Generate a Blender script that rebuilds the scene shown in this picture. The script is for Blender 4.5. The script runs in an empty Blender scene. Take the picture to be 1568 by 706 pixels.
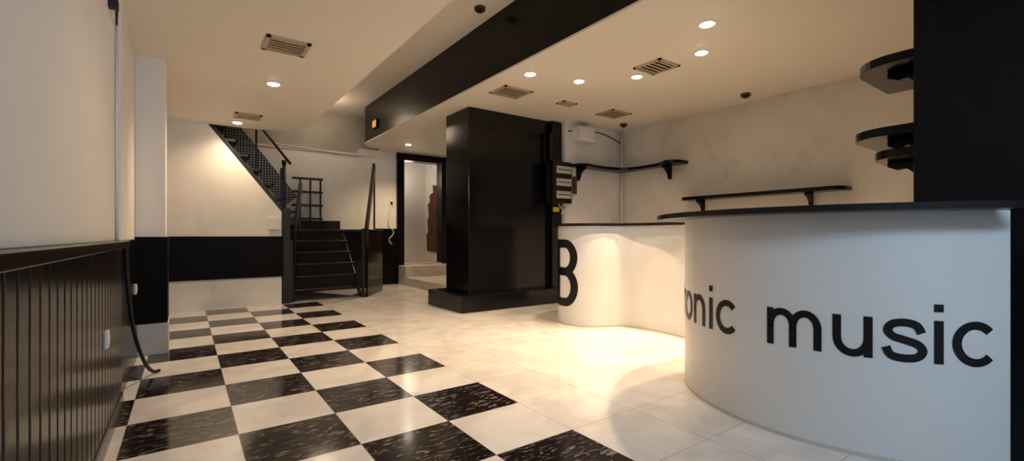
import bpy, math
from mathutils import Vector, Matrix
C=bpy.context
# ------------------------------------------------------------ materials
def newmat(name):
    m=bpy.data.materials.new(name); m.use_nodes=True
    nt=m.node_tree; b=nt.nodes['Principled BSDF']; return m,nt,b
def mat(name,col,rough=0.5,var=0.0,scale=4.0,metal=0.0,bump=0.0,spec=None,col2=None,emit=None,es=0,grime=0):
    m,nt,b=newmat(name)
    b.inputs['Base Color'].default_value=(*col,1); b.inputs['Roughness'].default_value=rough
    b.inputs['Metallic'].default_value=metal
    if spec is not None: b.inputs['Specular IOR Level'].default_value=spec
    tc=nt.nodes.new('ShaderNodeTexCoord')
    n=nt.nodes.new('ShaderNodeTexNoise'); n.inputs['Scale'].default_value=scale; n.inputs['Detail'].default_value=6
    nt.links.new(tc.outputs['Object'],n.inputs['Vector'])
    if var>0 or col2:
        r=nt.nodes.new('ShaderNodeValToRGB')
        c2=col2 if col2 else tuple(c*(1-var) for c in col)
        r.color_ramp.elements[0].position=.3; r.color_ramp.elements[1].position=.65
        r.color_ramp.elements[0].color=(*c2,1); r.color_ramp.elements[1].color=(*col,1)
        nt.links.new(n.outputs['Fac'],r.inputs['Fac']); out=r.outputs['Color']
        if grime:
            g=nt.nodes.new('ShaderNodeTexNoise'); g.inputs['Scale'].default_value=2.6; g.inputs['Detail'].default_value=12; g.inputs['Roughness'].default_value=.7
            mp=nt.nodes.new('ShaderNodeMapping'); mp.inputs['Scale'].default_value=(1,1,.6); mp.inputs['Location'].default_value=(3,7,1)
            nt.links.new(tc.outputs['Object'],mp.inputs['Vector']); nt.links.new(mp.outputs[0],g.inputs['Vector'])
            gr=nt.nodes.new('ShaderNodeValToRGB'); gr.color_ramp.elements[0].position=.53; gr.color_ramp.elements[1].position=.74
            gr.color_ramp.elements[0].color=(0,0,0,1); gr.color_ramp.elements[1].color=(grime,grime,grime,1)
            nt.links.new(g.outputs['Fac'],gr.inputs['Fac'])
            mx=nt.nodes.new('ShaderNodeMixRGB'); mx.inputs[2].default_value=(.34,.29,.24,1)
            nt.links.new(gr.outputs[0],mx.inputs[0]); nt.links.new(out,mx.inputs[1]); out=mx.outputs[0]
        nt.links.new(out,b.inputs['Base Color'])
    if bump>0:
        bp=nt.nodes.new('ShaderNodeBump'); bp.inputs['Strength'].default_value=bump; bp.inputs['Distance'].default_value=.02
        nt.links.new(n.outputs['Fac'],bp.inputs['Height']); nt.links.new(bp.outputs['Normal'],b.inputs['Normal'])
    if emit:
        b.inputs['Emission Color'].default_value=(*emit,1); b.inputs['Emission Strength'].default_value=es
    return m
M_wall=mat('plaster_cream',(.81,.78,.74),.55,.05,2.0,bump=.05)
M_wallold=mat('plaster_old',(.79,.75,.70),.6,.12,1.6,bump=.1,grime=.32)
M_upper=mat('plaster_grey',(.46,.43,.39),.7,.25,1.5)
M_ceil=mat('ceiling_paint',(.83,.78,.70),.6,.03,1.2)
M_black=mat('black_paint',(.005,.0045,.005),.22,.3,3,bump=.03,spec=.16)
M_band=mat('black_band',(.005,.0045,.005),.5,.3,3,spec=.08)
M_col=mat('black_gloss',(.005,.0045,.005),.15,.3,3,bump=.06,spec=.35)
M_blackm=mat('black_matte',(.010,.009,.009),.45,.3,6,spec=.3)
M_blackbb=mat('black_beadboard',(.018,.009,.005),.22,.4,5,bump=.08,spec=.4)
M_metal=mat('black_metal',(.014,.012,.011),.35,.3,8,spec=.4)
M_top=mat('counter_black',(.008,.008,.009),.3,.2,4,spec=.25)
M_bar=mat('bar_white',(.72,.72,.72),.4,.04,2.5,bump=.03)
M_vinyl=mat('vinyl_black',(.006,.006,.007),.4,spec=.3)
M_louver=mat('vent_beige',(.5,.40,.28),.5,.1,10)
M_dark=mat('dark_void',(.01,.008,.006),.9)
M_lamp=mat('lamp_glow',(1,.9,.75),.4,emit=(1,.88,.70),es=60)
M_ring=mat('lamp_ring',(.85,.8,.7),.4)
M_step=mat('step_stone',(.55,.50,.44),.4,.3,5)
M_brick=mat('broken_brick',(.14,.045,.02),.9,.7,9,bump=.8)
M_plast=mat('plastic_white',(.72,.70,.67),.4)
M_cream=mat('breaker_cream',(.60,.55,.38),.45,.3,20)
M_brown=mat('brown_door',(.09,.035,.02),.5,.3,5)
M_yel=mat('yellow_tape',(.7,.5,.05),.5)
M_orange=mat('exit_orange',(.7,.3,.08),.5,.3,20,emit=(1,.4,.1),es=.4)
M_wood=mat('rail_wood',(.05,.022,.012),.35,.3,6)
M_plinth=mat('plinth_white',(.6,.56,.52),.5,.1,3)

def perf_mat():
    m,nt,b=newmat('perforated_metal')
    tc=nt.nodes.new('ShaderNodeTexCoord'); mp=nt.nodes.new('ShaderNodeMapping')
    mp.inputs['Rotation'].default_value=(math.radians(90),0,0)
    mp.inputs['Scale'].default_value=(24,24,24)
    v=nt.nodes.new('ShaderNodeTexVoronoi'); v.voronoi_dimensions='2D'; v.inputs['Scale'].default_value=1; v.inputs['Randomness'].default_value=0
    nt.links.new(tc.outputs['Object'],mp.inputs['Vector']); nt.links.new(mp.outputs['Vector'],v.inputs['Vector'])
    r=nt.nodes.new('ShaderNodeMath'); r.operation='GREATER_THAN'; r.inputs[1].default_value=.24
    nt.links.new(v.outputs['Distance'],r.inputs[0]); nt.links.new(r.outputs[0],b.inputs['Alpha'])
    b.inputs['Base Color'].default_value=(.02,.017,.015,1); b.inputs['Roughness'].default_value=.5
    return m
M_perf=perf_mat()

T=.4824; X0=-.257; Y0=3.716
def floor_mat():
    m,nt,b=newmat('checker_floor'); N=nt.nodes; L=nt.links
    tc=N.new('ShaderNodeTexCoord'); sp=N.new('ShaderNodeSeparateXYZ'); L.new(tc.outputs['Object'],sp.inputs[0])
    def mth(op,a,b_=None,c=None):
        n=N.new('ShaderNodeMath'); n.operation=op
        for i,v in enumerate((a,b_,c)):
            if v is None: continue
            if isinstance(v,(int,float)): n.inputs[i].default_value=v
            else: L.new(v,n.inputs[i])
        return n.outputs[0]
    u=mth('DIVIDE',mth('SUBTRACT',sp.outputs[0],X0),T); v=mth('DIVIDE',mth('SUBTRACT',sp.outputs[1],Y0),T)
    cu=mth('FLOOR',u); cv=mth('FLOOR',v)
    s=mth('MULTIPLY',mth('FRACT',mth('MULTIPLY',mth('ADD',mth('ADD',cu,cv),100),.5)),2)
    even=mth('LESS_THAN',s,.5)
    region=mth('MULTIPLY',mth('LESS_THAN',u,4),mth('LESS_THAN',v,8))
    dark=mth('MULTIPLY',even,region)
    def near(a,w):
        f=mth('FRACT',a); return mth('LESS_THAN',mth('MINIMUM',f,mth('SUBTRACT',1,f)),w)
    joint=mth('MAXIMUM',near(u,.006),near(v,.006))
    mp=N.new('ShaderNodeMapping'); mp.inputs['Rotation'].default_value=(0,0,math.radians(35)); mp.inputs['Scale'].default_value=(13,44,9)
    L.new(tc.outputs['Object'],mp.inputs['Vector'])
    n1=N.new('ShaderNodeTexNoise'); n1.inputs['Scale'].default_value=1.0; n1.inputs['Detail'].default_value=6; n1.inputs['Distortion'].default_value=1.2
    L.new(mp.outputs[0],n1.inputs['Vector'])
    r1=N.new('ShaderNodeValToRGB'); e=r1.color_ramp.elements
    e[0].position=.55; e[0].color=(.013,.009,.009,1); e[1].position=.74; e[1].color=(.33,.28,.26,1)
    L.new(n1.outputs['Fac'],r1.inputs['Fac'])
    n2=N.new('ShaderNodeTexNoise'); n2.inputs['Scale'].default_value=2.5; n2.inputs['Detail'].default_value=6; n2.inputs['Distortion'].default_value=1.2
    L.new(tc.outputs['Object'],n2.inputs['Vector'])
    r2=N.new('ShaderNodeValToRGB'); e=r2.color_ramp.elements
    e[0].position=.35; e[0].color=(.66,.62,.60,1); e[1].position=.6; e[1].color=(.79,.76,.74,1)
    L.new(n2.outputs['Fac'],r2.inputs['Fac'])
    mj=N.new('ShaderNodeMixRGB'); L.new(mth('MULTIPLY',joint,.5),mj.inputs[0]); L.new(r2.outputs[0],mj.inputs[1]); mj.inputs[2].default_value=(.25,.2,.18,1)
    mx=N.new('ShaderNodeMixRGB'); L.new(dark,mx.inputs[0]); L.new(mj.outputs[0],mx.inputs[1]); L.new(r1.outputs[0],mx.inputs[2])
    L.new(mx.outputs[0],b.inputs['Base Color'])
    n3=N.new('ShaderNodeTexNoise'); n3.inputs['Scale'].default_value=3; n3.inputs['Detail'].default_value=5
    L.new(tc.outputs['Object'],n3.inputs['Vector'])
    L.new(mth('MULTIPLY_ADD',n3.outputs['Fac'],.18,.04),b.inputs['Roughness'])
    return m
M_floor=floor_mat()

# ------------------------------------------------------------ builder
class B:
    def __init__(s,name,root=None): s.n=name; s.v=[]; s.f=[]; s.mi=[]; s.m=[]; s.sm=[]
    def _m(s,m):
        if m not in s.m: s.m.append(m)
        return s.m.index(m)
    def add(s,vs,fs,m,smooth=False):
        o=len(s.v); s.v+= [tuple(v) for v in vs]
        k=s._m(m)
        for f in fs: s.f.append([i+o for i in f]); s.mi.append(k); s.sm.append(smooth)
        return s
    def box(s,x0,x1,y0,y1,z0,z1,m):
        v=[(x,y,z) for z in (z0,z1) for y in (y0,y1) for x in (x0,x1)]
        return s.add(v,[(0,2,3,1),(4,5,7,6),(0,1,5,4),(2,6,7,3),(0,4,6,2),(1,3,7,5)],m)
    def beam(s,p,q,w,h,m,up=(0,0,1)):
        p=Vector(p);q=Vector(q);d=(q-p).normalized();up=Vector(up)
        sd=d.cross(up)
        if sd.length<1e-3: sd=d.cross(Vector((1,0,0)))
        sd.normalize();u=sd.cross(d)
        v=[]
        for c in (p,q):
            for a,b in ((-1,-1),(1,-1),(1,1),(-1,1)): v.append(c+sd*a*w/2+u*b*h/2)
        return s.add(v,[(3,2,1,0),(4,5,6,7),(0,1,5,4),(1,2,6,5),(2,3,7,6),(3,0,4,7)],m)
    def prism(s,poly,z0,z1,m,side=None,axis='z',smooth=False):
        n=len(poly)
        def P(a,b,c): return (a,b,c) if axis=='z' else ((a,c,b) if axis=='y' else (c,a,b))
        v=[P(a,b,z0) for a,b in poly]+[P(a,b,z1) for a,b in poly]
        s.add(v,[list(range(n))[::-1],[n+i for i in range(n)]],m)
        s.add(v,[(i,(i+1)%n,n+(i+1)%n,n+i) for i in range(n)],side or m,smooth)
        return s
    def tube(s,path,r,m,n=10):
        path=[Vector(p) for p in path]; v=[];fs=[]
        for i,p in enumerate(path):
            d=(path[min(i+1,len(path)-1)]-path[max(i-1,0)]).normalized()
            a=d.cross(Vector((0,0,1)))
            if a.length<1e-2: a=d.cross(Vector((0,1,0)))
            a.normalize(); b=a.cross(d)
            for k in range(n):
                t=2*math.pi*k/n; v.append(p+a*math.cos(t)*r+b*math.sin(t)*r)
        for i in range(len(path)-1):
            for k in range(n): fs.append((i*n+k,i*n+(k+1)%n,(i+1)*n+(k+1)%n,(i+1)*n+k))
        fs.append(list(range(n))); fs.append([(len(path)-1)*n+k for k in range(n)][::-1])
        return s.add(v,fs,m,True)
    def build(s,bevel=0,seg=2):
        me=bpy.data.meshes.new(s.n); me.from_pydata(s.v,[],s.f)
        for m in s.m: me.materials.append(m)
        for i,p in enumerate(me.polygons): p.material_index=s.mi[i]; p.use_smooth=s.sm[i]
        import bmesh
        bm=bmesh.new(); bm.from_mesh(me)
        bmesh.ops.recalc_face_normals(bm,faces=bm.faces); bm.to_mesh(me); bm.free()
        o=bpy.data.objects.new(s.n,me); C.collection.objects.link(o)
        if bevel:
            md=o.modifiers.new('bev','BEVEL'); md.width=bevel; md.segments=seg; md.limit_method='ANGLE'; md.angle_limit=.7
        return o
def crom(pts,n=8,closed=False):
    out=[];P=[Vector(p) for p in pts];N=len(P)
    for i in range(N-1):
        a=P[max(i-1,0)];b=P[i];c=P[i+1];d=P[min(i+2,N-1)]
        for k in range(n):
            t=k/n; out.append(.5*((2*b)+(c-a)*t+(2*a-5*b+4*c-d)*t*t+(3*b-a-3*c+d)*t**3))
    out.append(P[-1]); return out
def arc(cx,cy,r,a0,a1,n=12):
    return [(cx+r*math.cos(math.radians(a0+(a1-a0)*i/n)),cy+r*math.sin(math.radians(a0+(a1-a0)*i/n))) for i in range(n+1)]

H1=2.58; H2=3.506; H3=2.81; XL=-.35; XR=6.1; YB=9.4; YF=-2.0
# ------------------------------------------------------------ shell
B('floor').box(XL-.2,XR+.2,YF-.2,12,-.1,0,M_floor).build()
B('wall_left').box(XL-.2,XL,YF-.2,YB+.3,0,H2+.2,M_wall).build()
B('wall_left_panel').box(XL,XL+.03,YF,3.32,1.0,H1,M_wall).build(.004)
B('wall_right').box(XR,XR+.2,.4,5.5,0,H2+.2,M_wallold).build()
B('wall_bar_back').box(4.80,XR,5.29,5.49,0,H3,M_wallold).build()
B('wall_front').box(XL,2.88,YF-.2,YF,0,.9,M_wall).box(XL,2.88,YF-.2,YF,2.62,H2,M_wall).box(XL,0,YF-.2,YF,.9,2.62,M_wall).box(2.4,2.88,YF-.2,YF,.9,2.62,M_wall).build()
# ceilings
sl=[(XL,YF),(1.43,YF)]+arc(1.43-.75,7.6-.75,.75,0,90,14)+[(XL,7.6)]
B('ceiling_left').prism(sl,H1,H2,M_ceil).build()
B('ceiling_middle').box(XL-.2,XR+.2,YF-.2,12,H2,H2+.15,M_ceil).build()
sr=[(XR,YF),(XR,YB+.2),(3.3,YB+.2)]+arc(2.82+.45,9.2-.45,.45,90,180,12)+[(2.82,YF)]
b=B('ceiling_right').prism(sr,H3,H3+.02,M_ceil)
b.build()
ed=[(2.82,YF)]+arc(2.82+.45,9.2-.45,.45,180,90,12)+[(3.3,YB+.2)]
f=B('trim_fascia'); n=len(ed)
v=[(x,y,H3+.02) for x,y in ed]+[(x,y,H2) for x,y in ed]
f.add(v,[(i,i+1,n+i+1,n+i) for i in range(n-1)],M_black)
f.build()
bw=B('wall_back')
bw.box(XL,3.70,YB,YB+.2,0,2.68,M_wallold).box(3.70,6.1,YB,YB+.2,2.74,H3,M_wall).box(4.86,6.1,YB,YB+.2,0,2.74,M_wall)
bw.box(2.9,3.70,YB,YB+.2,2.68,H3,M_wallold)
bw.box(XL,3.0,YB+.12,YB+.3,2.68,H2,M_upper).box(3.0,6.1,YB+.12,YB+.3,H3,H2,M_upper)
bw.build()
B('trim_ledge').box(XL,2.9,YB-.03,YB+.12,2.66,2.70,M_wallold).tube(crom([(1.2,YB-.05,2.73),(2,YB-.05,2.69),(2.8,YB-.05,2.67),(3.4,YB-.05,2.75)]),.012,M_wallold,8).build()
B('wall_side_hidden').box(5.0,5.15,6.0,YB,0,H3,M_wall).build()
# door frame and back room
d=B('door_frame'); d.box(3.68,3.84,YB-.06,YB+.2,.0,2.68,M_black).box(4.73,4.98,YB-.06,YB+.2,.0,2.68,M_black).box(3.68,4.98,YB-.06,YB+.2,2.66,H3,M_black); d.build(.005)
r=B('wall_backroom'); r.box(3.6,3.74,YB+.2,10.7,0,H3,M_wall).box(3.6,5.1,10.6,10.75,0,H3,M_wall).box(4.92,5.1,YB+.2,10.7,0,H3,M_wallold); r.build()
B('floor_backroom').box(3.84,4.73,YB-.06,YB+.2,0,.42,M_step).box(3.74,4.92,YB+.2,10.6,0,.42,M_step).build()
br=[(9.62,.62),(9.62,2.3),(9.8,2.36),(9.95,2.22),(10.15,2.26),(10.12,2.08),(10.32,2.02),(10.3,1.86),(10.42,1.8),(10.36,1.5),(10.44,1.42),(10.4,1.12),(10.5,1.05),(10.46,.66)]
B('broken_brick_patch').prism(br,4.89,4.92,M_brick,axis='x').build()
B('doorway_steps').box(3.70,4.99,6.6,8.95,0,.17,M_step).box(3.70,4.99,8.95,YB-.06,0,.40,M_step).build(.01)
# wainscots
wl=B('wainscot_left')
wl.box(XL,-.325,YF,3.62,0,.96,M_blackbb)
y=YF
while y<3.6:
    wl.box(-.325,-.31,y+.008,min(y+.092,3.62),.08,.955,M_blackbb); y+=.1
wl.box(-.325,-.303,YF,3.62,0,.09,M_blackbb).box(XL,-.275,YF,3.64,.96,1.0,M_blackbb)
wl.build(.004)
B('wainscot_left_rear').box(XL,-.33,3.64,5.01,0,1.0,M_black).box(XL,-.33,5.39,7.57,0,1.0,M_black).build(.003)
B('pilaster').box(XL,-.14,5.03,5.35,0,H1,M_wall).build(.004)
B('trim_pilaster').box(XL,-.125,5.015,5.37,.27,1.02,M_band).box(XL,-.12,5.01,5.38,0,.27,M_plinth).build(.004)
B('trim_wall_rib').box(XL,XL+.015,3.85,4.3,1.0,H1,M_wall).build(.003)
wp=[(XL,0),(1.18,0),(1.18,1.39),(.257,H1),(XL,H1)]
B('wall_understair').prism(wp,7.6,7.68,M_wallold,axis='y').build()
B('wainscot_understair').box(XL,1.2,7.57,7.6,.42,1.02,M_band).build(.004)
B('junction_box').box(1.0,1.16,7.54,7.6,1.12,1.3,M_plast).build(.006)
B('wainscot_back').box(3.22,3.68,YB-.03,YB,0,1.18,M_black).build(.004)
# ------------------------------------------------------------ stairs
s=B('staircase_lower')
for k in range(6):
    y0=7.75+.2*k; z=.19*(k+1)
    s.box(1.38,2.42,y0,y0+.24,z-.035,z,M_metal)
    s.box(1.40,2.40,y0+.215,y0+.225,z-.01,z+.17,M_dark)
    s.tube([(1.38,y0+.01,z-.018),(2.42,y0+.01,z-.018)],.016,M_metal,8)
for x in (1.37,2.41):
    s.beam((x,7.76,.02),(x,8.9,1.08),.02,.12,M_metal)
s.box(1.2,3.2,8.85,YB-.01,1.10,1.15,M_metal)
for x in (1.22,2.0,3.1): s.box(x,x+.05,8.9,8.95,0,1.1,M_metal)
s.box(1.25,3.15,9.0,9.02,0,1.1,M_dark)
s.beam((1.36,7.74,.0),(1.40,7.80,1.12),.04,.05,M_metal)
s.beam((1.38,7.76,1.05),(1.64,8.62,1.92),.05,.12,M_metal)
s.beam((1.62,8.62,1.12),(1.62,8.62,1.92),.035,.035,M_metal)
s.beam((1.33,7.72,.0),(1.33,7.72,.95),.05,.05,M_metal)
s.beam((2.44,7.72,.0),(2.44,7.72,1.15),.04,.05,M_metal)
s.beam((2.52,7.80,1.12),(2.98,8.75,2.38),.05,.14,M_metal)
s.beam((2.98,8.75,1.15),(2.98,8.75,2.38),.03,.03,M_metal)
s.build(.004)
p=B('stair_side_panel')
a=Vector((2.50,7.66,0));c=Vector((3.02,8.40,0));dn=(c-a).normalized(); nn=Vector((dn.y,-dn.x,0))*.04
v=[a,c,Vector((c.x,c.y,1.12)),Vector((a.x+.02,a.y+.03,1.14))]
v=[q for q in v]+[q-Vector((-nn.x,-nn.y,0))*-1 for q in v]
p.add(v,[(0,1,2,3),(7,6,5,4),(0,4,5,1),(1,5,6,2),(2,6,7,3),(3,7,4,0)],M_col); p.build(.004)
g=B('balustrade')
for x in (1.74,1.92,2.10): g.box(x-.015,x+.015,9.2,9.23,1.15,2.12,M_metal)
for z in (1.35,1.6,1.85,2.1): g.box(1.60,2.14,9.19,9.23,z-.02,z+.02,M_metal)
g.build()
u=B('staircase_upper')
sx,sz=.257-1.18,2.57-1.39; L=math.hypot(sx,sz); ux,uz=sx/L,sz/L; nx,nz=uz,-ux
def pt(t,o): return (1.18+ux*t+nx*o,1.39+uz*t+nz*o)
for y0,m,o0,o1 in ((7.69,M_metal,0,.07),(8.5,M_metal,0,.14)):
    u.prism([pt(-.25,o0),pt(L+.9,o0),pt(L+.9,o1),pt(-.25,o1)],y0,y0+.03,m,axis='y')
for k in range(10):
    z=1.42+.2*k; x=1.18-(z-1.39)*.923/1.18
    u.box(x-.02,x+.24,7.70,8.5,z-.03,z,M_metal)
    u.tube([(x+.235,7.70,z-.015),(x+.235,8.5,z-.015)],.018,M_metal,8)
u.tube([(pt(.5,.75)[0],8.52,pt(.5,.75)[1]),(pt(L+.6,.75)[0],8.52,pt(L+.6,.75)[1])],.022,M_wood)
u.prism([pt(.0,.22),pt(L+.8,.22),pt(L+.8,.50),pt(.0,.50)],8.53,8.54,M_perf,axis='y')
for t in (-.1,.5,1.2): 
    q0=pt(t,.1);q1=(q0[0],q0[1]+(1.0 if t>0 else .8)); u.beam((q0[0],8.56,q0[1]),(q1[0],8.56,q1[1]),.03,.03,M_metal)
u.box(1.2,1.3,7.62,7.74,0,1.45,M_metal)
u.build()
B('newel_post').tube([(1.42,8.9,1.15),(1.42,8.9,2.3)],.03,M_metal,12).tube([(1.42,8.9,2.3),(1.42,8.9,2.36)],.04,M_metal,12).build()
# ------------------------------------------------------------ black column
B('column_black').box(3.17,4.62,5.45,6.12,0,H3,M_col).box(4.60,4.80,5.36,6.12,0,H3-.02,M_col).build(.006)
B('baseboard_column').box(2.96,4.85,5.27,6.3,0,.23,M_col).build(.012,3)
e=B('electrical_panel')
e.box(4.47,4.79,5.22,5.36,1.53,2.16,M_blackm).box(4.77,4.88,5.22,5.28,1.53,2.16,M_blackm)
for z in (1.60,1.79,1.98):
    e.box(4.55,4.85,5.20,5.225,z,z+.11,M_cream)
    e.box(4.565,4.835,5.19,5.205,z+.035,z+.075,M_plast)
    for i in range(9): e.box(4.572+.029*i,4.592+.029*i,5.185,5.195,z+.042,z+.066,M_brown)
e.box(4.47,4.54,5.19,5.24,1.5,2.18,M_blackm)
e.box(4.90,4.97,5.20,5.23,1.68,1.95,M_brown)
e.box(4.60,4.72,5.33,5.345,1.40,1.47,M_yel)
e.tube(crom([(4.7,5.33,1.52),(4.76,5.3,1.42),(4.72,5.28,1.36),(4.8,5.27,1.45),(4.83,5.27,1.38),(4.8,5.27,1.2)]),.008,M_plast,6)
e.tube([(4.56,5.34,2.16),(4.56,5.34,2.62)],.03,M_blackm)
e.build(.003)
B('wall_unit_white').box(4.93,5.27,5.10,5.29,2.50,2.72,M_plast).box(4.96,5.24,5.09,5.105,2.52,2.55,M_ring).build(.012,3)
B('corner_pipe').tube([(6.04,5.23,0),(6.04,5.23,H3)],.018,M_wallold).tube(crom([(4.85,5.27,2.66),(5.3,5.27,2.72),(5.7,5.27,2.70),(6.04,5.25,2.60)]),.008,M_dark,6).build()
# ------------------------------------------------------------ wall shelves
def bracket(b,base,out,z,l=.2,h=.2):
    o=Vector(out);sd=Vector((-o.y,o.x,0))*.02; base=Vector(base)
    prof=[(0,0),(l,0),(l,-.03),(l*.75,-.05),(l*.5,-.09*h/.2),(l*.35,-.14*h/.2),(l*.3,-h+.02),(l*.2,-h),(0,-h)]
    v=[base+o*p+Vector((0,0,z+q))+sd for p,q in prof]+[base+o*p+Vector((0,0,z+q))-sd for p,q in prof]
    n=len(prof); b.add(v,[list(range(n)),[n+i for i in range(n)][::-1]]+[(i,(i+1)%n,n+(i+1)%n,n+i) for i in range(n)],M_black)
sh=B('shelf_corner')
yb=5.285; xr=6.095; dp=.24
poly=[(4.88,yb),(xr,yb),(xr,4.0)]+arc(xr-.17,4.17,.17,-90,-180,6)[0:]+[(xr-.19,4.4),(xr-.17,4.75),(xr-.22,4.95),(xr-.32,5.05),(xr-.6,5.10),(xr-.9,5.07),(5.05,5.04),(4.92,5.10)]
sh.prism(poly,2.10,2.145,M_black)
bracket(sh,(5.05,yb,0),(0,-1,0),2.10); bracket(sh,(xr,4.3,0),(-1,0,0),2.10)
sh.build(.006)
sh=B('shelf_wall')
poly=[(xr,4.0)]+arc(xr-.13,3.87,.13,90,180,6)+arc(xr-.13,2.08,.13,180,270,6)+[(xr,1.95)]
sh.prism(poly,1.54,1.585,M_black); bracket(sh,(xr,3.75,0),(-1,0,0),1.54,.17,.16); bracket(sh,(xr,2.35,0),(-1,0,0),1.54,.17,.16)
sh.build(.006)
for (z,dy,x1) in ((1.92,.29,3.6),(1.55,.31,3.6),(1.435,.22,3.45)):
    sh=B('shelf_rounded'); y0=.67
    poly=[(2.95,y0),(x1,y0),(x1,y0+dy)]+[(3.15,y0+dy)]+arc(3.15,y0+dy-.2,.2,90,180,8)[1:]
    sh.prism(poly,z,z+.045,M_black); bracket(sh,(3.15,y0,0),(0,1,0),z,.17,.10 if z!=1.55 else .068); sh.build(.008)
B('wall_right_pillar').box(2.88,4.6,YF,.67,0,H3,M_black).build(.006)
B('wall_right_return').box(4.6,XR,.4,.67,0,H3,M_black).build()
# ------------------------------------------------------------ bar counter
CX,CY,R=3.5,1.13,1.0
NX,NY,NR=3.95,3.93,.37
path=[(4.75,4.35),(4.4,4.36)]+arc(NX,NY,NR,100,262,22)
path+= [tuple(q[:2]) for q in crom([(3.9,3.563,0),(4.03,3.47,0),(4.10,3.25,0),(4.10,2.85,0),(4.0,2.5,0),(3.8,2.25,0),(3.55,2.135,0)],8)][1:]
path+= arc(CX,CY,R,92,231.5,60)
P2=[Vector((a,b_)) for a,b_ in path]
def nrm(i):
    d=(P2[min(i+1,len(P2)-1)]-P2[max(i-1,0)]).normalized(); return Vector((d.y,-d.x))
tst=nrm(len(P2)-20); sgn=1 if tst.dot(P2[-20]-Vector((CX,CY)))>0 else -1
def off(dist):
    out=[]
    for i,p in enumerate(P2):
        q=p+nrm(i)*sgn*(dist(i) if callable(dist) else dist)
        if q.y<.69 and q.x>2.876: q.x=2.876
        out.append(q)
    return out
def ribbon(name,o0,o1,z0,z1,m,mtop=None):
    a=off(o0); c=off(o1); n=len(a); b=B(name)
    v=[(p.x,p.y,z0) for p in a]+[(p.x,p.y,z1) for p in a]+[(p.x,p.y,z0) for p in c]+[(p.x,p.y,z1) for p in c]
    fo=[];ft=[]
    for i in range(n-1):
        fo.append((i,i+1,n+i+1,n+i)); fo.append((2*n+i,3*n+i,3*n+i+1,2*n+i+1))
        ft.append((n+i,n+i+1,3*n+i+1,3*n+i)); ft.append((i,2*n+i,2*n+i+1,i+1))
    b.add(v,fo,m,True); b.add(v,ft+[(0,n,3*n,2*n),(n-1,3*n-1,4*n-1,2*n-1)],mtop or m)
    return b.build()
root=bpy.data.objects.new('bar_counter',None); C.collection.objects.link(root)
body=ribbon('body',0,-.08,0,1.14,M_bar)
nd=len(P2)-61
def ov(i):
    t=min(1,max(0,(i-nd+6)/14)); return .07+.12*t
top=ribbon('countertop',ov,-.26,1.14,1.17,M_top)
kick=ribbon('foot_line',.004,-.01,0,.02,M_plinth)
for o in (body,top,kick): o.parent=root
# lettering -------------------------------------------------
W=.185
def arcp(cx,cy,rx,ry,a0,a1,n=28): return [(cx+rx*math.cos(math.radians(a0+(a1-a0)*i/n)),cy+ry*math.sin(math.radians(a0+(a1-a0)*i/n))) for i in range(n+1)]
def line(p,q,n=6): return [(p[0]+(q[0]-p[0])*i/n,p[1]+(q[1]-p[1])*i/n) for i in range(n+1)]
def arch(x0,x1,top=.92,sp=.55):
    c=(x0+x1)/2; return arcp(c,sp,(x1-x0)/2,top-sp,180,0,20)+[(x1,0)]
sS=[tuple(q[:2]) for q in crom([(.84,.68,0),(.74,.86,0),(.5,.92,0),(.27,.87,0),(.18,.72,0),(.28,.58,0),(.5,.51,0),(.76,.42,0),(.86,.27,0),(.76,.12,0),(.5,.075,0),(.24,.13,0),(.14,.32,0)],6)]
GL={'o':(1.07,[arcp(.535,.5,.40,.425,0,360,40)]),
 'n':(1.07,[line((.21,0),(.21,1)),[(.21,.45)]+arch(.21,.86)]),
 'i':(.427,[line((.213,0),(.213,1)),line((.213,1.2),(.213,1.38),1)]),
 'l':(.427,[line((.213,0),(.213,1.38))]),
 'c':(.963,[arcp(.52,.5,.38,.425,42,318,36)]),
 'm':(1.605,[line((.21,0),(.21,1)),[(.21,.45)]+arch(.21,.80),[(.80,.45)]+arch(.80,1.39)]),
 'u':(1.07,[line((.86,0),(.86,1)),[(.21,1),(.21,.45)]+arcp(.535,.45,.325,.375,180,360,20)[1:]]),
 's':(.963,[sS]),
 'r':(.64,[line((.21,0),(.21,1)),arcp(.21+.36,.5,.36,.42,175,80,12)]),
 't':(.535,[[(.26,1.28),(.26,.25)]+arcp(.42,.22,.16,.15,180,270,8)+[(.5,.07)],line((.06,.93),(.5,.93),3)]),
 'e':(1.07,[arcp(.535,.5,.40,.425,0,322,36),line((.16,.5),(.93,.5))]),
 ' ':(.535,[])}
def stroke(b,pts,w,mp):
    P=[Vector((a,c)) for a,c in pts]
    closed=(P[0]-P[-1]).length<1e-4
    Q=[P[0]]
    for i in range(len(P)-1):
        d=(P[i+1]-P[i]).length; k=max(1,int(d/.12))
        for j in range(1,k+1): Q.append(P[i].lerp(P[i+1],j/k))
    n=len(Q); Lf=[];Rt=[]
    for i,p in enumerate(Q):
        if closed: d=Q[(i+1)%(n-1)]-Q[(i-1)%(n-1)]
        else: d=Q[min(i+1,n-1)]-Q[max(i-1,0)]
        d.normalize(); m_=Vector((-d.y,d.x))*w/2
        Lf.append(p+m_);Rt.append(p-m_)
    v=[mp(q,.003) for q in Lf]+[mp((Lf[i]+Rt[i])/2,.003) for i in range(n)]+[mp(q,.003) for q in Rt]
    fs=[]
    for i in range(n-1): fs+=[(i,i+1,n+i+1,n+i),(n+i,n+i+1,2*n+i+1,2*n+i)]
    b.add(v,fs,M_vinyl)
XH=.19; Z0=.466; SC=.955
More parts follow.
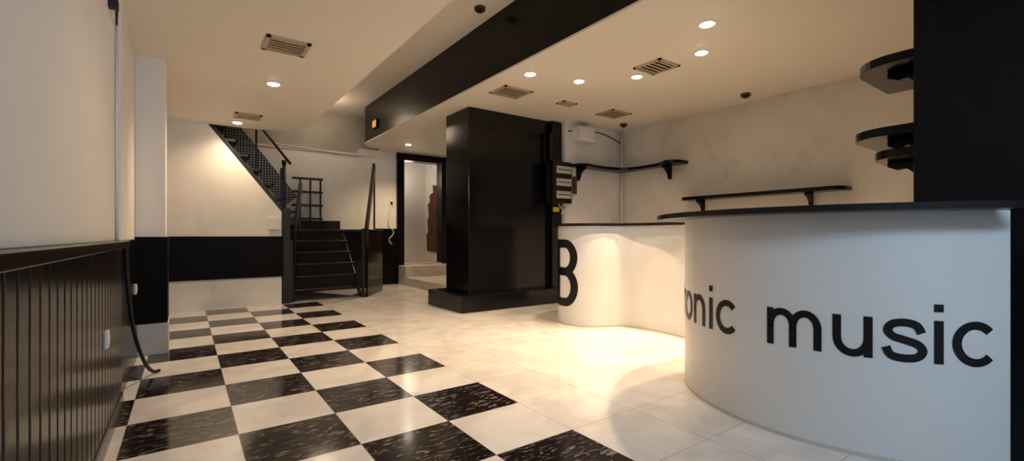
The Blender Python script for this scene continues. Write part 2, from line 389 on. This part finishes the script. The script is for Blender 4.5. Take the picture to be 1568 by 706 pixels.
def mapper(cx,cy,r,a0,xh,z0,u0):
    def f(q,e):
        th=a0+(u0+q.x)*xh*SC/r
        return (cx+(r+e)*math.cos(th),cy+(r+e)*math.sin(th),z0+q.y*xh)
    return f
tx=B('lettering')
def word(w,a_start):
    u=0
    for ch in w:
        adv,st=GL[ch]
        for q in st: stroke(tx,q,W,mapper(CX,CY,R,a_start,XH,Z0,u))
        u+=adv
    return u
word('music',math.radians(177.4)-.12*XH*SC/R)
wlen=sum(GL[c_][0] for c_ in 'electronic')
word('electronic',math.radians(167)-(wlen-.06)*XH*SC/R)
a1=math.radians(207); bh=.77
def mb(q,e):
    th=a1-(.52-q.x)*bh/NR
    return (NX+(NR+e)*math.cos(th),NY+(NR+e)*math.sin(th),.215+q.y*bh)
for q in (line((.07,0),(.07,1)),line((.05,.94),(.28,.94),3)+arcp(.28,.73,.16,.21,90,-90,14)+line((.28,.52),(.05,.52),3),
          line((.05,.52),(.28,.52),3)+arcp(.28,.29,.17,.23,90,-90,14)+line((.28,.06),(.05,.06),3)):
    stroke(tx,q,.125,mb)
o=tx.build(); o.parent=root
# ------------------------------------------------------------ ceiling fittings
def disc(b,x,y,z,r,m,n=20,h=.004):
    b.prism([(x+r*math.cos(2*math.pi*i/n),y+r*math.sin(2*math.pi*i/n)) for i in range(n)],z-h,z,m)
WARM=(1,.725,.45)
def downlight(x,y,z,power,r=.05,size=115):
    b=B('ceiling_downlight'); disc(b,x,y,z+.001,r*1.35,M_ring,h=.012); disc(b,x,y,z-.011,r,M_lamp,h=.004); b.build()
    l=bpy.data.lights.new('downlight_lamp','SPOT'); l.energy=power; l.color=WARM; l.spot_size=math.radians(size); l.spot_blend=1; l.shadow_soft_size=.035
    o=bpy.data.objects.new('downlight_lamp',l); o.location=(x,y,z-.04); C.collection.objects.link(o)
for x,y,p_,sz_ in ((3.56,2.16,290,120),(4.07,2.53,190,120),(4.10,3.33,125,128),(3.68,3.82,115,118),(3.08,3.96,100,112),(3.53,8.40,130,125)): downlight(x,y,H3,p_,size=sz_)
for x,y,p_,sz_ in ((.73,5.19,120,140),(.58,7.25,45,150),(.73,2.6,38,130)): downlight(x,y,H1,p_,size=sz_)
def vent(x,y,z,w,d):
    b=B('ceiling_vent'); t=.03
    b.box(x-w/2,x+w/2,y-d/2,y-d/2+t,z-.015,z,M_louver).box(x-w/2,x+w/2,y+d/2-t,y+d/2,z-.015,z,M_louver)
    b.box(x-w/2,x-w/2+t,y-d/2,y+d/2,z-.015,z,M_louver).box(x+w/2-t,x+w/2,y-d/2,y+d/2,z-.015,z,M_louver)
    b.box(x-w/2+t,x+w/2-t,y-d/2+t,y+d/2-t,z-.002,z,M_dark)
    n=5
    for i in range(n):
        yy=y-d/2+t+(d-2*t)*(i+.5)/n; b.box(x-w/2+t,x+w/2-t,yy-.012,yy+.012,z-.012,z-.006,M_louver)
    b.build()
vent(.67,4.10,H1,.32,.32); vent(.66,6.80,H1,.3,.3); vent(3.28,4.60,H3,.42,.36); vent(4.03,3.02,H3,.34,.34); vent(5.08,4.55,H3,.4,.34); vent(4.17,4.56,H3,.24,.16)
for x,y,z in ((5.72,2.95,H3),(5.68,4.88,H3),(2.6,4.23,H2)):
    b=B('ceiling_sensor'); disc(b,x,y,z,.06,M_wood,h=.03); disc(b,x,y,z-.03,.035,M_blackm,h=.02); b.build()
B('exit_sign').box(2.79,2.82,8.08,8.30,2.98,3.14,M_blackm).box(2.785,2.79,8.1,8.28,3.0,3.12,M_orange).build()
# ------------------------------------------------------------ small wall items
def outlet(x,y,z,ax):
    b=B('power_socket')
    if ax=='x': b.box(x,x+.012,y-.04,y+.04,z-.04,z+.04,M_plast).box(x+.012,x+.016,y-.02,y+.02,z-.02,z+.02,M_ring)
    else: b.box(x-.05,x+.05,y-.012,y,z-.06,z+.06,M_plast).box(x-.025,x+.025,y-.017,y-.012,z-.03,z+.03,M_blackm)
    b.build(.003)
outlet(-.31,2.9,.535,'x'); outlet(-.33,4.75,.6,'x'); outlet(3.57,YB,1.72,'y')
B('hanging_cable').tube(crom([(-.31,3.80,1.0),(-.30,3.83,.7),(-.28,3.95,.4),(-.24,4.15,.15),(-.2,4.3,.03),(-.16,4.36,.012)]),.012,M_blackm,8).build()
B('wall_cable').tube(crom([(3.55,YB-.02,1.66),(3.5,YB-.03,1.3),(3.6,YB-.05,1.1),(3.5,YB-.05,.95),(3.56,YB-.05,.85)]),.01,M_plast,6).build()
B('cable_conduit').tube([(-.31,3.34,1.0),(-.31,3.34,2.2)],.008,M_plast,8).box(-.32,-.28,3.08,3.13,2.2,2.24,M_blackm).tube([(-.29,3.13,2.22),(-.31,3.34,2.2)],.006,M_blackm,6).build()

# ------------------------------------------------------------ lighting
w=bpy.data.worlds.new('world'); C.scene.world=w; w.use_nodes=True
w.node_tree.nodes['Background'].inputs[0].default_value=(.75,.85,1,1); w.node_tree.nodes['Background'].inputs[1].default_value=.3
def area(name,loc,rot,sx,sy,e,col):
    l=bpy.data.lights.new(name,'AREA'); l.shape='RECTANGLE'; l.size=sx; l.size_y=sy; l.energy=e; l.color=col
    o=bpy.data.objects.new(name,l); o.location=loc; o.rotation_euler=rot; C.collection.objects.link(o)
    return l
area('daylight_window',(1.0,YF+.05,2.42),(math.radians(66),0,0),1.3,.25,46,(.58,.79,1))
def pl(name,loc,e,col,r=.1):
    l=bpy.data.lights.new(name,'POINT'); l.energy=e; l.color=col; l.shadow_soft_size=r
    o=bpy.data.objects.new(name,l); o.location=loc; C.collection.objects.link(o)
pl('backroom_lamp',(4.1,10.1,2.4),9,(1,.85,.65),.3)
pl('upstairs_lamp',(2.0,8.6,3.2),11,(1,.78,.55),.25)
# ------------------------------------------------------------ camera
cd=bpy.data.cameras.new('camera'); cd.sensor_width=36; cd.lens=36*699/1568; cd.shift_y=8/1568; cd.clip_start=.02
co=bpy.data.objects.new('camera',cd); co.location=(0,0,1.03); co.rotation_euler=(math.radians(90),0,math.radians(-35.6))
C.collection.objects.link(co); C.scene.camera=co
C.scene.view_settings.view_transform='Standard'
C.scene.view_settings.exposure=0.2
